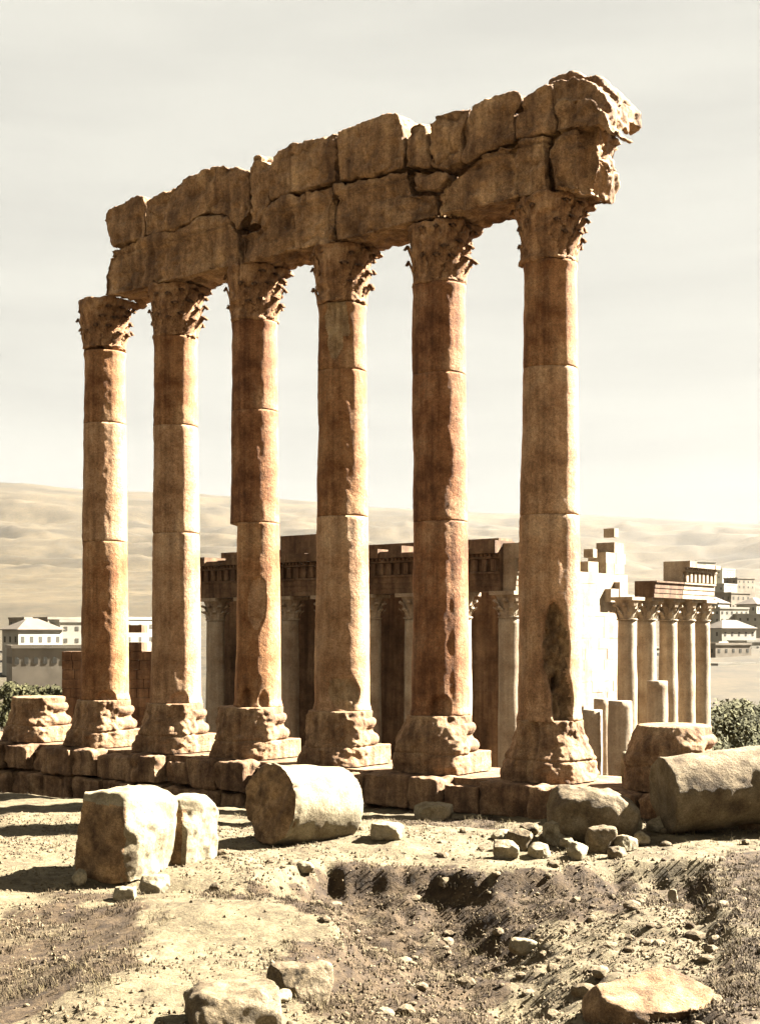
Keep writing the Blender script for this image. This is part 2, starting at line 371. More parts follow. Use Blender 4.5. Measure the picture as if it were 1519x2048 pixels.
# ------------------------------------------------------------------ columns
def ang_of(x, y): return np.degrees(np.arctan2(x, -y))          # 0 towards the camera, 90 right
def adiff(a, b): return (a - b + 180) % 360 - 180
RB, RT, ZB, ZC, ZA = 1.11, .94, 2.05, 18.0, 20.28
def erow(a):        # how weathered a direction is: 1 on the camera and left side, 0 at the right and back
    return 1 - sst(58, 82, np.abs(adiff(a, -45)))
def drum_mesh(z0, z1, seed, gouges=(), inset=None):
    nth = 150; nz = max(20, int((z1 - z0) / .075)); zs = np.linspace(0, z1 - z0, nz)
    th = np.arange(nth) / nth * 360 - 180
    T, Z = np.meshgrid(th, zs); a, z = T.ravel(), Z.ravel(); zz = z + z0
    k = (zz - ZB) / (ZC - ZB); r = RB + (RT - RB) * (k ** 1.25)
    r = r + .07 * (1 - sst(0, .35, zz - ZB)) + .05 * sst(17.6, 17.95, zz)
    ra = np.radians(a); e = erow(a)
    p = np.stack([np.sin(ra) * 1.1, np.cos(ra) * 1.1, zz], 1)
    # flat weathered faces running up the shaft
    fac = vn(np.stack([np.sin(ra) * 1.7, np.cos(ra) * 1.7, zz * .13], 1), seed) 
    r = r + e * (.075 * fac - .035)
    r = r - (.35 + .65 * e) * .035 * np.clip(fbm(p * np.array([1.4, 1.4, .7]), seed + 5, 3), -1, 1)
    r = r - (.25 + .75 * e) * .014 * vn(p * 5, seed + 8)
    # chips out of the drum edges
    ed = np.exp(-np.minimum(z, (z1 - z0) - z) / .07)
    r = r - ed * (.004 + .07 * np.clip(vn(p * np.array([1.3, 1.3, .1]) + 9, seed + 2), 0, 1))
    dark = 0
    for (ga, gz, wa, wz, dep, rg) in gouges:
        q = (adiff(a, ga) / wa) ** 2 + ((zz - gz) / wz) ** 2
        q = q + .5 * vn(p * 1.8, seed + 31)
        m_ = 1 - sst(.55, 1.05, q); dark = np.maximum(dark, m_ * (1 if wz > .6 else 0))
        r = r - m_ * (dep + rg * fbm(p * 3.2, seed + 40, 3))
    if inset:
        zi, dd, a0 = inset; r = r - dd * (1 - sst(zi - .05, zi, zz)) * sst(60, 20, np.abs(adiff(a, a0)))
    v = np.stack([np.sin(ra) * r, -np.cos(ra) * r, z], 1)
    F = []
    for i in range(nz - 1):
        for j in range(nth):
            j2 = (j + 1) % nth; F.append((i * nth + j, i * nth + j2, (i + 1) * nth + j2, (i + 1) * nth + j))
    F.append(tuple(range(nth))[::-1]); F.append(tuple(range((nz - 1) * nth, nz * nth)))
    me = mesh_from('drum', v, F); me['mk'] = 0
    dk = dark if isinstance(dark, np.ndarray) else np.zeros(len(v))
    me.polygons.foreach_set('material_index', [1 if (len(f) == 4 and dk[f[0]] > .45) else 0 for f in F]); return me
CU = np.degrees(math.atan2(U[0], -U[1]))     # azimuth of the row direction (about 51)
def sq(a, s):      # square radius
    b = np.radians(adiff(a, CU)); return s / np.maximum(np.abs(np.cos(b)), np.abs(np.sin(b)))
def base_mesh(seed, ruin=0., cap=False, lumpw=1.0, span=(-42, 90), chunk=()):
    nth = 180; zs = np.unique(np.concatenate([np.linspace(0, ZB, 96)]))
    th = np.arange(nth) / nth * 360 - 180; nz = len(zs)
    T, Z = np.meshgrid(th, zs); a, z = T.ravel(), Z.ravel(); ra = np.radians(a)
    def prof(z):
        r = np.full(z.shape, 1.2)
        r = np.where((z > .72) & (z <= 1.18), 1.28 + .2 * np.sqrt(np.clip(1 - ((z - .95) / .23) ** 2, 0, 1)), r)
        r = np.where((z > 1.18) & (z <= 1.45), 1.30 - .09 * np.sin((z - 1.18) / .27 * math.pi), r)
        r = np.where((z > 1.45) & (z <= 1.78), 1.24 + .12 * np.sqrt(np.clip(1 - ((z - 1.615) / .165) ** 2, 0, 1)), r)
        r = np.where(z > 1.78, 1.20, r); return r
    crisp = np.where(z <= .72, np.minimum(sq(a, 1.45), 1.93), prof(z))
    lump = (1.72 * lumpw) - (.50 * lumpw) * (z / ZB) ** 1.25 - .08 * np.sin(z * 2.5 + seed)
    lump = np.minimum(lump, sq(a, 1.52))
    p = np.stack([np.sin(ra) * 1.5, np.cos(ra) * 1.5, z], 1)
    wt = 1 - sst(span[1] - 12, span[1] + 6, np.abs(adiff(a, span[0])) + 8 * vn(p * 1.5, seed))
    wt = np.maximum(wt, ruin * sst(-.2, .3, vn(p * .9, seed + 3) + ruin - .4))
    r = crisp * (1 - wt) + lump * wt
    r = r + wt * (.075 * fbm(p * 1.3, seed + 1, 3) + .05 * vn(p * 3.5, seed + 4) + .035 * vn(p * 8, seed + 6) - .07 * np.clip(vn(p * 2.6, seed + 12) - .2, 0, 1)) + .018 * fbm(p * 4, seed + 7, 2)
    # a course line low on the lump
    r = r - wt * .05 * np.exp(-((z - .72 - .1 * vn(p, seed)) / .04) ** 2)
    for (ga, gz, wa, wz, dep) in chunk:
        q = (adiff(a, ga) / wa) ** 2 + ((z - gz) / wz) ** 2 + .5 * vn(p * 2, seed + 30)
        r = r - (1 - sst(.5, 1.1, q)) * dep
    v = np.stack([np.sin(ra) * r, -np.cos(ra) * r, z], 1).tolist(); F = []
    for i in range(nz - 1):
        for j in range(nth):
            j2 = (j + 1) % nth; F.append((i * nth + j, i * nth + j2, (i + 1) * nth + j2, (i + 1) * nth + j))
    top = list(range((nz - 1) * nth, nz * nth)); c = len(v)
    # slightly dished worn top
    ring = []
    for j in top:
        x, y, zt = v[j]; ring.append(len(v)); v.append((x * .93, y * .93, zt + .035))
    for j in range(nth): F.append((top[j], top[(j + 1) % nth], ring[(j + 1) % nth], ring[j]))
    k = len(v); v.append((0, 0, ZB + .03))
    for j in range(nth): F.append((ring[j], ring[(j + 1) % nth], k))
    return mesh_from('base', v, F)
def leaf_mesh(seed, L_=1.0, curl=.42):
    rr = random.Random(seed); n = 9; m = 7; v = []; 
    for side in (0, 1):
        for i in range(n):
            s = i / (n - 1)
            z = L_ * (s if s < .75 else .75 + .25 * math.sin((s - .75) / .25 * 2.4) / 1.2)
            out = .05 + curl * (s ** 2.6) + side * -.05
            wd = .30 * math.sin(math.pi * (.16 + .76 * s)) ** .7 * (1 + .25 * (1 if i % 2 else -1))
            if i == n - 1: wd = .05; z -= .10
            for j in range(m):
                u = j / (m - 1) * 2 - 1
                v.append((u * wd, -(out - .10 * u * u + .025 * math.cos(j * math.pi) + rr.uniform(-.01, .01)), z - .05 * abs(u) + rr.uniform(-.02, .02)))
    F = []; o = n * m
    for i in range(n - 1):
        for j in range(m - 1):
            F.append((i * m + j, i * m + j + 1, (i + 1) * m + j + 1, (i + 1) * m + j))
            F.append((o + i * m + j, o + (i + 1) * m + j, o + (i + 1) * m + j + 1, o + i * m + j + 1))
    for i in range(n - 1):
        F.append((i * m, (i + 1) * m, o + (i + 1) * m, o + i * m)); F.append((i * m + m - 1, o + i * m + m - 1, o + (i + 1) * m + m - 1, (i + 1) * m + m - 1))
    for j in range(m - 1):
        F.append((j, o + j, o + j + 1, j + 1)); k = (n - 1) * m
        F.append((k + j, k + j + 1, o + k + j + 1, o + k + j))
    return mesh_from('acanthus_leaf', v, F)
LEAVES = [leaf_mesh(1, .95, .38), leaf_mesh(2, 1.0, .46), leaf_mesh(3, .8, .34)]
for l in LEAVES: l.materials.append(M['cap'])
def volute_mesh():
    # a curled horn: tube swept along a spiral in the x-z plane, x outwards
    V, F = [], []; n = 22; pts = []
    for i in range(n):
        s = i / (n - 1)
        if s < .5: q = s / .5; pts.append((.0 + .52 * q ** 1.6, .75 * q - .1 * q * q, .075))
        else:
            q = (s - .5) / .5; an = math.pi / 2 - q * 2 * math.pi * 1.1; rr = .15 * (1 - .6 * q)
            pts.append((.54 + rr * math.cos(an), .50 + rr * math.sin(an), .07 - .03 * q))
    k = 6
    for i, (x, z, r) in enumerate(pts):
        a = pts[min(i + 1, n - 1)]; b = pts[max(i - 1, 0)]; tx, tz = a[0] - b[0], a[1] - b[1]; l = math.hypot(tx, tz) or 1; nx, nz = -tz / l, tx / l
        for j in range(k):
            th = j / k * 2 * math.pi; V.append((x + nx * r * math.cos(th), r * 1.3 * math.sin(th), z + nz * r * math.cos(th)))
    for i in range(n - 1):
        for j in range(k): F.append((i * k + j, i * k + (j + 1) % k, (i + 1) * k + (j + 1) % k, (i + 1) * k + j))
    F.append(tuple(range(k))); F.append(tuple(range((n - 1) * k, n * k))[::-1]); return mesh_from('volute', V, F)
VOL = volute_mesh(); VOL.materials.append(M['cap'])
def capital(parent, seed, cut=0., keep_left=True, wide=1.0):
    nth = 72; V = []; zs = [0, .06, .12, .16, .5, 1.0, 1.45, 1.75, 1.98, 2.0, 2.27]; F = []
    for z in zs:
        for j in range(nth):
            a = j / nth * 360 - 180
            if z < .14: r = 1.02
            elif z < 1.99: r = .95 + .22 * (z / 2.0) ** 2.2
            else:
                b = math.radians(float(adiff(a, CU))); r = min(1.24 / max(abs(math.cos(b)), abs(math.sin(b))), 1.62) - .10 * math.cos(4 * b) * .5
            e = float(erow(np.array([a]))[0]); r = r * (1 - e) + min(r, 1.06 + .12 * (z / 2.27)) * e
            ra = math.radians(a); V.append((math.sin(ra) * r * wide, -math.cos(ra) * r * wide, z))
    n = len(zs)
    for i in range(n - 1):
        for j in range(nth): F.append((i * nth + j, i * nth + (j + 1) % nth, (i + 1) * nth + (j + 1) % nth, (i + 1) * nth + j))
    F.append(tuple(range(nth))[::-1]); F.append(tuple(range((n - 1) * nth, n * nth)))
    me = rock(V, F, .06, seed, 1, ((.7, .05), (.28, .075), (.12, .035)), .10, .12)
    if cut:
        p = getco(me); a = ang_of(p[:, 0], p[:, 1]); top = 2.27 - cut * sst(75, 25, np.abs(adiff(a, -80))) * (1 + .5 * vn(p * 2, seed))
        p[:, 2] = np.minimum(p[:, 2], top); setco(me, p)
    cp = obj('capital', me, M['cap'], parent, (0, 0, ZC - .02 + (.12 if cut else 0))); rr = random.Random(seed)
    for tier, (z, off, cnt, rad) in enumerate(((.10, 0, 12, .93), (.62, 15, 12, .97), (1.15, 0, 12, 1.02))):
        for k in range(cnt):
            a = off + k * 360 / cnt + CU; a = float(adiff(a, 0)); e = abs(float(adiff(a, 118)))
            left = abs(float(adiff(a, -92))) < 20
            if e < 92 and rr.random() < .93: sc = rr.uniform(.85, 1.1)
            elif left and keep_left: sc = rr.uniform(.5, .8)
            elif e < 125: sc = rr.uniform(.55, .8)
            else:
                if rr.random() < .5: continue
                sc = rr.uniform(.45, .65)
            o = obj('acanthus_leaf', LEAVES[rr.randrange(3)], None, cp); ra = math.radians(a)
            o.location = (math.sin(ra) * rad, -math.cos(ra) * rad, z); o.rotation_euler = (0, 0, ra); o.scale = (sc * 1.05, sc, rr.uniform(.9, 1.05))
    return cp
# per column: label, joints (z), gouges, base options
def zpx(i, py): Y = colpos(i)[1]; return CAMZ + (HOR - py) * Y / FPX
GC = 'six standing columns of the ruined row'
COLS = {
 1: dict(label='farthest and thinnest-looking of the six standing columns, leftmost, its capital bare where no beam covers it', j=(850, 1085), m=('col', 'col_pale', 'col'), g=[(20, zpx(1, 1395), 22, .35, .22, .1), (-60, zpx(1, 760), 16, 1.5, .07, .04)], cut=.02),
 2: dict(label='second standing column from the left, pale streak down its middle, under the far beam', j=(855, 1068), m=('col_pale', 'col_pale', 'col'), g=[(18, zpx(2, 1400), 20, .4, .22, .1)]),
 3: dict(label='standing column with a square notch cut out of its left side at mid height', j=(825, 1048), m=('col', 'col_dark', 'col_dark'), sc='col_pale', g=[(-12, zpx(3, 1395), 14, .5, .22, .1), (25, zpx(3, 1400), 12, .4, .2, .1), (10, zpx(3, 1215), 28, 1.1, .10, .05)], inset=(1048, .30, -88)),
 4: dict(label='standing column with a pale peeled scar just below its capital, directly behind the big fallen drum', j=(745, 1035), m=('col_pale', 'col', 'col'), sc='scar', g=[(-14, zpx(4, 650), 36, 1.6, .13, .06), (0, zpx(4, 1385), 40, .85, .16, .08)]),
 5: dict(label='dark orange-brown standing column, fifth from the left, with an unbroken smooth shaft', j=(752, 1045), m=('col_dark', 'col_dark', 'col_dark'), g=[(0, zpx(5, 1415), 24, .45, .22, .1)]),
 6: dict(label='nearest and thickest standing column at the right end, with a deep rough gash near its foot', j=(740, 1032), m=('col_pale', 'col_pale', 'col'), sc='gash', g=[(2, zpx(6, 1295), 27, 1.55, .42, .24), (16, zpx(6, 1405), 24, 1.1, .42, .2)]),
}
BASEOPT = {1: dict(seed=11), 2: dict(seed=23, lumpw=1.03), 3: dict(seed=31, lumpw=1.08), 4: dict(seed=43), 5: dict(seed=53, lumpw=1.06), 6: dict(seed=67, span=(-20, 128), lumpw=.97, chunk=((-38, 1.2, 14, 1.3, .22),))}
for i, d in COLS.items():
    x, y, _ = colpos(i)
    e = empty('column', (x, y, 0), d['label'], 'column', GC)
    obj('base', base_mesh(**BASEOPT[i]), M['base'], e)
    js = sorted([zpx(i, q) for q in d['j']]); cuts = [ZB, js[0], js[1], ZC]
    mts = d.get('m', ('col', 'col', 'col'))
    for k in range(3):
        ins = (zpx(i, d['inset'][0]), d['inset'][1], d['inset'][2]) if (d.get('inset') and k == 0) else None
        dm = drum_mesh(cuts[k] + .004, cuts[k + 1] - .004, i * 17 , d['g'], ins); dm.materials.append(M[mts[k]]); dm.materials.append(M[d.get('sc', 'col')])
        obj('drum', dm, None, e, (0, 0, cuts[k] + .004))
    capital(e, i * 5 + 2, d.get('cut', 0))
for i, sdd, lb in ((0, 5, 'weathered pedestal with no column on it at the far left end of the podium'), (7, 83, 'weathered pedestal without a column at the right end of the podium, flat bright top')):
    x, y, _ = colpos(i)
    o = obj('bare_pedestal', base_mesh(sdd, 0., True, 1.0, (-45, 85)), M['base'], None, (x, y, 0)); tag(o, lb, 'pedestal', 'pedestals left without columns')

# ------------------------------------------------------------------ entablature
def prism(poly, w0, w1):     # poly in (t,z), from w0 to w1
    n = len(poly); v = [P(t, w0, z) for t, z in poly] + [P(t, w1, z) for t, z in poly]
    return v, [tuple(range(n)), tuple(range(n, 2 * n))[::-1]] + [(i, i + n, (i + 1) % n + n, (i + 1) % n) for i in range(n)]
ent = empty('entablature', P(12, 0, ZA), 'long broken stone beam of two courses lying across the tops of the six columns', 'entablature')
ent.location = P(12, 0, ZA)
def ent_obj(name, me):
    o = obj(name, me, M['ent'], ent); o.location = tuple(-c for c in ent.location); return o
WF = 1.18
def block(name, pxs, seed, bottom=None, w0=-1.15, wf=WF, extra=None, chip=.16, vox=.075):
    poly = [px_tz(a, b, wf) for a, b in pxs]
    if bottom is not None: poly = [(t, bottom if pz is None else z) for (t, z), pz in zip(poly, [1] * len(poly))]
    parts = [prism(poly, wf, w0)]
    if extra: parts += extra
    v, f = merge(parts)
    # triangulated caps keep concave outlines valid
    return ent_obj(name, rock(v, f, vox, seed, 2, ((1.3, .10), (.5, .07), (.2, .04), (.09, .02)), chip, .22, .11 if name[0] == 'a' else 0))
def bt(px): # front lower edge of the beam at this pixel column
    t, _ = px_tz(px, 500, WF); Y = (O0 + U * t + NV * WF)[1]; return HOR - (ZA - .14 - CAMZ) * FPX / Y
def arch(a, b, top, seed, **k):
    block('architrave_block', [(a, bt(a))] + top + [(b, bt(b))], seed, **k)
arch(203, 473, [(202, 552), (217, 497), (278, 474), (365, 453), (397, 433), (448, 432), (472, 466)], 301)
arch(475, 663, [(475, 466), (512, 452), (530, 415), (559, 394), (634, 374), (662, 370)], 302)
arch(665, 868, [(665, 369), (720, 357), (811, 338), (816, 381), (866, 384)], 303)
arch(871, 1088, [(872, 386), (893, 357), (925, 338), (957, 310), (996, 292), (1085, 266)], 304)
# near end: dark front piece and broken end behind it
ex = [prism([px_tz(a, b, 0) for a, b in [(1095, 388), (1112, 262), (1195, 252), (1212, 262), (1205, 300), (1214, 330), (1205, 360), (1196, 400), (1150, 402)]], .55, -1.15)]
block('architrave_block', [(1092, bt(1092)), (1094, 300), (1108, 272), (1130, 262), (1150, 258), (1160, 285), (1150, 330), (1152, 388)], 305, extra=ex, w0=.3, chip=.16)
up = 'cornice_block'
block(up, [(220, 494), (204, 440), (212, 414), (270, 387), (284, 392), (285, 474)], 311)
block(up, [(287, 472), (289, 402), (340, 369), (380, 346), (420, 329), (455, 327), (482, 340), (492, 342), (494, 425), (468, 458), (447, 429), (397, 430), (365, 450)], 312)
block(up, [(495, 450), (495, 342), (503, 330), (505, 310), (516, 308), (522, 322), (533, 326), (534, 405), (512, 448)], 313, vox=.07)
block(up, [(536, 400), (536, 325), (546, 300), (566, 288), (600, 281), (640, 273), (668, 262), (668, 363), (634, 371), (559, 391)], 314)
block(up, [(670, 361), (670, 262), (700, 251), (735, 236), (750, 228), (790, 223), (799, 245), (803, 334), (720, 354)], 315)
block(up, [(805, 334), (806, 262), (812, 242), (832, 238), (848, 246), (852, 334)], 316, vox=.07, w0=-.9)
block(up, [(818, 378), (818, 338), (852, 337), (890, 342), (890, 356), (872, 380)], 321, vox=.07, w0=-.9)
block(up, [(855, 332), (854, 246), (868, 232), (905, 216), (938, 214), (920, 262), (914, 322), (890, 338)], 317, vox=.07)
block(up, [(918, 322), (922, 262), (940, 214), (952, 200), (985, 190), (1030, 179), (1040, 190), (1024, 235), (1022, 280), (996, 288), (957, 306), (928, 332)], 318)
block(up, [(1025, 280), (1027, 235), (1042, 192), (1060, 179), (1100, 162), (1104, 168), (1104, 260)], 319)
ex = [prism([px_tz(a, b, .4) for a, b in [(1108, 262), (1108, 178), (1125, 166), (1155, 162), (1192, 170), (1215, 190), (1232, 215), (1238, 255), (1226, 262), (1212, 250), (1150, 256)]], .8, -.3),
 prism([px_tz(a, b, -.2) for a, b in [(1108, 262), (1108, 166), (1122, 156), (1152, 151), (1195, 158), (1218, 170), (1236, 190), (1250, 205), (1250, 236), (1238, 246), (1226, 256), (1214, 238), (1198, 246), (1150, 256)]], .1, -1.35)]
block(up, [(1107, 264), (1107, 196), (1150, 192), (1180, 198), (1200, 212), (1212, 235), (1218, 255), (1236, 268), (1228, 274), (1208, 266), (1192, 252), (1150, 256)], 320, extra=ex, w0=.2, chip=.16, vox=.07)

# ------------------------------------------------------------------ foreground blocks, drums and boulders
def ell_rock(name, px, pyb, w, h, seed, label, cat, mat, group=None, Y=None, d=None, rot=0., vox=None, tilt=(0, 0), box=.6, sink=.12, chip=.1, broken=False):
    """stone standing with its foot at pixel (px,pyb); w,h in pixels; box 0 = round, 1 = squared"""
    if Y is None: Y = (CAMZ + 1.0) * FPX / (pyb - HOR)
    for _ in range(6):
        X = (px - 757) / FPX * Y; z = hz(X, Y); Yn = (CAMZ - z) * FPX / (pyb - HOR); Y = .6 * Y + .4 * Yn
    s = Y / FPX; ww, hh = w * s, h * s; dd = d if d else ww * .8
    bm = bmesh.new(); bmesh.ops.create_cube(bm, size=2); bmesh.ops.subdivide_edges(bm, edges=bm.edges[:], cuts=11, use_grid_fill=True)
    rr = random.Random(seed); cut = [(Vector((rr.uniform(-1, 1), rr.uniform(-1, 1), rr.uniform(-.5, 1))).normalized(), rr.uniform(.62, .92) if box < .7 else rr.uniform(.82, 1.08)) for _ in range(10)]
    for v in bm.verts:
        q = v.co.copy(); q = q * box + q.normalized() * 1.1 * (1 - box)
        for nrm, dist in cut:
            k = q.dot(nrm) - dist * (1 + .35 * box)
            if k > 0: q -= nrm * k
        v.co = Vector((q.x * ww / 2, q.y * dd / 2, q.z * hh / 2))
    me = bpy.data.meshes.new('t'); bm.to_mesh(me); bm.free()
    vv = [tuple(v.co) for v in me.vertices]; ff = [tuple(p.vertices) for p in me.polygons]; bpy.data.meshes.remove(me)
    sz = max(ww, hh, dd); vox = vox or max(.025, sz / 44)
    me = rock(vv, ff, vox, seed, 0, ((sz * .4, sz * .04), (sz * .15, sz * .022), (sz * .06, sz * .009)), chip * sz * .4)
    if broken:  # rough front faces get a darker stone: their shade is painted in
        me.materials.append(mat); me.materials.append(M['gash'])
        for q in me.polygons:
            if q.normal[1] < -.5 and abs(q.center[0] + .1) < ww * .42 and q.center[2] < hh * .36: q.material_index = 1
    o = obj(name, me, mat, None, (X, Y + dd * .25, hz(X, Y) + hh / 2 - sink * hh * .5)); o.rotation_euler = (R(tilt[0]), R(tilt[1]), R(rot))
    if label: tag(o, label, cat, group)
    return o
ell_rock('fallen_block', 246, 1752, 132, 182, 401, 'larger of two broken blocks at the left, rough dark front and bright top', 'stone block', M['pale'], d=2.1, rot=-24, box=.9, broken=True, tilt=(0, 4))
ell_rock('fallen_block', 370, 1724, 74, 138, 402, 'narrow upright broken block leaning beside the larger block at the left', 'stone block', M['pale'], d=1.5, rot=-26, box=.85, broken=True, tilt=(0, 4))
ell_rock('boulder', 1190, 1684, 172, 112, 403, 'big sloping boulder against the podium at the right, bright on its upper edge', 'boulder', M['boulder'], d=2.4, box=.45, tilt=(0, 12))
# the big fallen drum
def cyl(len_, r, seed, seg=96, ecc=1.):
    nz = max(12, int(len_ / .08)); v, F = [], []
    for i in range(nz):
        x = -len_ / 2 + len_ * i / (nz - 1)
        for j in range(seg):
            a = j / seg * 2 * math.pi; v.append((x, r * math.cos(a) * ecc, r * math.sin(a)))
    v = np.array(v); F = [(i * seg + j, i * seg + (j + 1) % seg, (i + 1) * seg + (j + 1) % seg, (i + 1) * seg + j) for i in range(nz - 1) for j in range(seg)]
    F.append(tuple(range(seg))[::-1]); F.append(tuple(range((nz - 1) * seg, nz * seg)))
    return v.tolist(), F
v, F = cyl(2.6, 1.16, 5)
me = voxel(v, F, .05, 1); p = getco(me); n = getno(me)
endl = sst(-1.05, -1.25, p[:, 0])
dsp = .02 * fbm(p * 2, 5, 3) + endl * (.10 * fbm(p * 1.7, 9, 3) + .05 * vn(p * 5, 4))
rim = np.hypot(p[:, 1], p[:, 2]); dsp = dsp - sst(.85, 1.1, rim) * sst(-.2, -1.35, p[:, 0]) * (.03 + .06 * vn(p * 1.5, 12))
p = p + n * dsp[:, None]
setco(me, p); 
dX, dY = (606 - 757) / FPX * 39.8, 39.8
me.polygons.foreach_set('use_smooth', [True] * len(me.polygons))
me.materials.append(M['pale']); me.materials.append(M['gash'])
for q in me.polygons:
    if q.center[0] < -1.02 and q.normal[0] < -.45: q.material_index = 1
o = obj('fallen_drum', me, None, None, (dX, dY, hz(dX, dY) + 1.02)); o.rotation_euler = (R(25), R(6), R(43))
tag(o, 'big pale fallen column drum on its side with a pitted brown end facing left', 'column drum')
# half buried shaft piece at the right
v, F = cyl(7.0, 1.15, 6)
me = rock(v, F, .08, 77, 3, ((1.2, .05), (.4, .03), (.12, .012)), .06)
fx, fy = 8.45 + 2.5, 39.6
o = obj('fallen_shaft', me, M['boulder'], None, (fx + .75, fy + .9, .62)); o.rotation_euler = (0, R(-5), R(10))
tag(o, 'long fallen piece of column shaft lying at the right edge before the podium', 'column shaft')

pile = [(1010, 1718, 52, 40, 'cube-shaped pale stone at the left end of the rubble pile'), (1078, 1716, 46, 30, 'low white rounded stone second along the front of the rubble pile'),
 (1040, 1700, 70, 44, 'brown wedge-shaped stone leaning behind the front of the rubble pile'), (1118, 1692, 62, 50, 'bright pointed stone standing in the middle of the rubble pile'),
 (1152, 1718, 50, 34, 'white squat stone at the front centre of the rubble pile'), (1200, 1706, 62, 56, 'upright ribbed fragment before the big boulder'),
 (1250, 1702, 44, 34, 'round grey stone at the right of the rubble pile'), (1262, 1672, 50, 44, 'pale stone tucked under the right end of the big boulder'),
 (1318, 1664, 52, 34, 'low pale stone on the grass right of the rubble pile'), (1352, 1660, 44, 26, 'small flat stone lying farthest right of the rubble pile')]
for k, (a, b, w, h, lb) in enumerate(pile):
    ell_rock('stone', a, b, w, h, 500 + k, lb, 'stone', M['pale'] if k not in (2, 5) else M['boulder'], 'stones of the rubble pile', rot=k * 37 % 90, box=.55, vox=None)
pile2 = [(1095, 1690, 40, 30, 'small brown stone wedged between the pointed stone and its neighbour'), (1135, 1700, 34, 26, 'small pale stone behind the front centre of the rubble pile'), (1172, 1690, 40, 46, 'narrow upright stone before the big boulder'), (1232, 1716, 36, 24, 'small low stone at the front right of the rubble pile'),
 (1282, 1692, 40, 30, 'squarish pale stone right of the big boulder'), (1000, 1680, 40, 22, 'flat stone in the grass behind the cube-shaped stone'), (1058, 1672, 46, 26, 'low grey stone at the back of the rubble pile'), (1216, 1680, 40, 34, 'bright stone leaning on the face of the big boulder')]
for k, (a, b, w, h, lb) in enumerate(pile2):
    ell_rock('stone', a, b, w, h, 540 + k, lb, 'stone', M['pale'] if k % 3 else M['boulder'], 'stones of the rubble pile', rot=k * 41 % 90, box=.5)
misc = [(772, 1680, 58, 34, 'squared block with a dark left face between the fallen drum and the rubble pile', 0.9, 'pale'),
 (155, 1772, 30, 36, 'small white upright stone left of the large broken block', .5, 'pale'),
 (308, 1792, 62, 40, 'pale rounded stone on the bank below the two broken blocks', .4, 'pale'),
 (246, 1800, 44, 28, 'small squared stone in the dark hollow below the broken blocks', .8, 'pale'),
 (608, 1746, 40, 24, 'little wedge of stone alone on the bright ground before the drum', .6, 'pale'),
 (596, 1986, 110, 90, 'flat-topped slab tilted on the near slope at the bottom', .9, 'boulder', .8),
 (460, 2058, 180, 140, 'large pale flat block at the bottom edge left of the centre', .9, 'boulder', .9),
 (1310, 2030, 262, 150, 'large smooth grey-brown boulder at the bottom right', .35, 'gash', 1.0),
 (1350, 1798, 22, 30, 'small white egg-shaped stone standing on the dark slope at the right', .2, 'pale'),
 (870, 1640, 80, 36, 'long pale stone lying on the grass at the foot of the podium', .5, 'pale'),
 (560, 2006, 40, 26, 'small round stone beside the flat-topped slab', .3, 'pale'),
 (1048, 1905, 60, 34, 'bright jagged rock sticking out of the rubble slope', .6, 'pale')]
for k, (a, b, w, h, lb, bx, mt, *sk) in enumerate(misc):
    ell_rock('boulder' if w > 100 else 'stone', a, b, w, h, 600 + k, lb, 'boulder' if w > 100 else 'stone', M[mt], rot=(k * 53) % 70 - 20, box=bx, sink=sk[0] if sk else .12)
# rubble between the last two bases
for k, (t, w, s, lb) in enumerate([(26.9, -.6, .75, 'lit broken fragment standing on the podium just right of the nearest column'), (27.6, -1.2, .55, 'small jagged fragment on the podium between the nearest column and the bare base'), (28.3, -.2, .38, 'smallest lit fragment on the podium left of the bare base')]):
    v, f = box_vf(-s * .6, s * .6, -s * .6, s * .6, 0, s * 1.5); me = rock(v, f, .05, 700 + k, 2, ((.5, .12), (.2, .05)), .12)
    tag(obj('fragment', me, M['pale'], None, P(t, w, -.08)), lb, 'stone fragment', 'fragments on the podium')

# ------------------------------------------------------------------ second temple, farther and lower
CB = np.array([10.0, 105.0]); AW = np.array([.625, .780]); AN = np.array([-.780, .625])   # along its end, along its flank
def Q(s, k, z): q = CB + AN * s + AW * k; return (q[0], q[1], z)
ZE, ZG = 8.45, -12.0
tem = empty('ruined_temple', Q(10, 10, ZG), 'large ruined temple with shaded colonnade and carved cornice standing behind the row of columns', 'temple')
def tobj(name, me, mat, par=None):
    o = obj(name, me, mat, par or tem)
    if par is None: o.location = tuple(-c for c in tem.location)
    return o
def qbox(s0, s1, k0, k1, z0, z1):
    v, f = box_vf(s0, s1, k0, k1, z0, z1); return [Q(*q) for q in v], f
def brickwall(s0, s1, k0, k1, z0, z1f, seed, face, bs=2.6, bh=1.25, bumpy=.05):
    """ashlar wall: big squared blocks, each a little proud or shy of its neighbour; face 's' faces along the end, 'k' along the flank"""
    rr = random.Random(seed); parts = []; z = z0; row = 0
    along = (s0, s1) if face == 'k' else (k0, k1)
    while True:
        a = along[0] - (bs / 2 if row % 2 else 0); any_ = False
        while a < along[1]:
            b = a + bs * rr.uniform(.8, 1.2); lo, hi = max(a, along[0]), min(b, along[1])
            if hi - lo > .2 and z + bh * .5 < z1f((lo + hi) / 2) :
                j = rr.uniform(0, bumpy)
                if face == 'k': parts.append(qbox(lo + .004, hi - .004, k0 - j, k1, z + .003, z + bh - .003))
                else: parts.append(qbox(s0 - j, s1, lo + .004, hi - .004, z + .003, z + bh - .003))
                any_ = True
            a = b
        z += bh; row += 1
        if z > 20: break
    return merge(parts)
def wt_flank(s):
    return 13.0 + 1.2 * (s > 21) - .6 * (s > 29) + .3 * math.sin(s * 1.9)
v, f = brickwall(4, 36, 4.5, 6.5, ZG, wt_flank, 3, 'k'); tobj('cella_wall', mesh_from('cella_wall', v, f, False), M['far'])
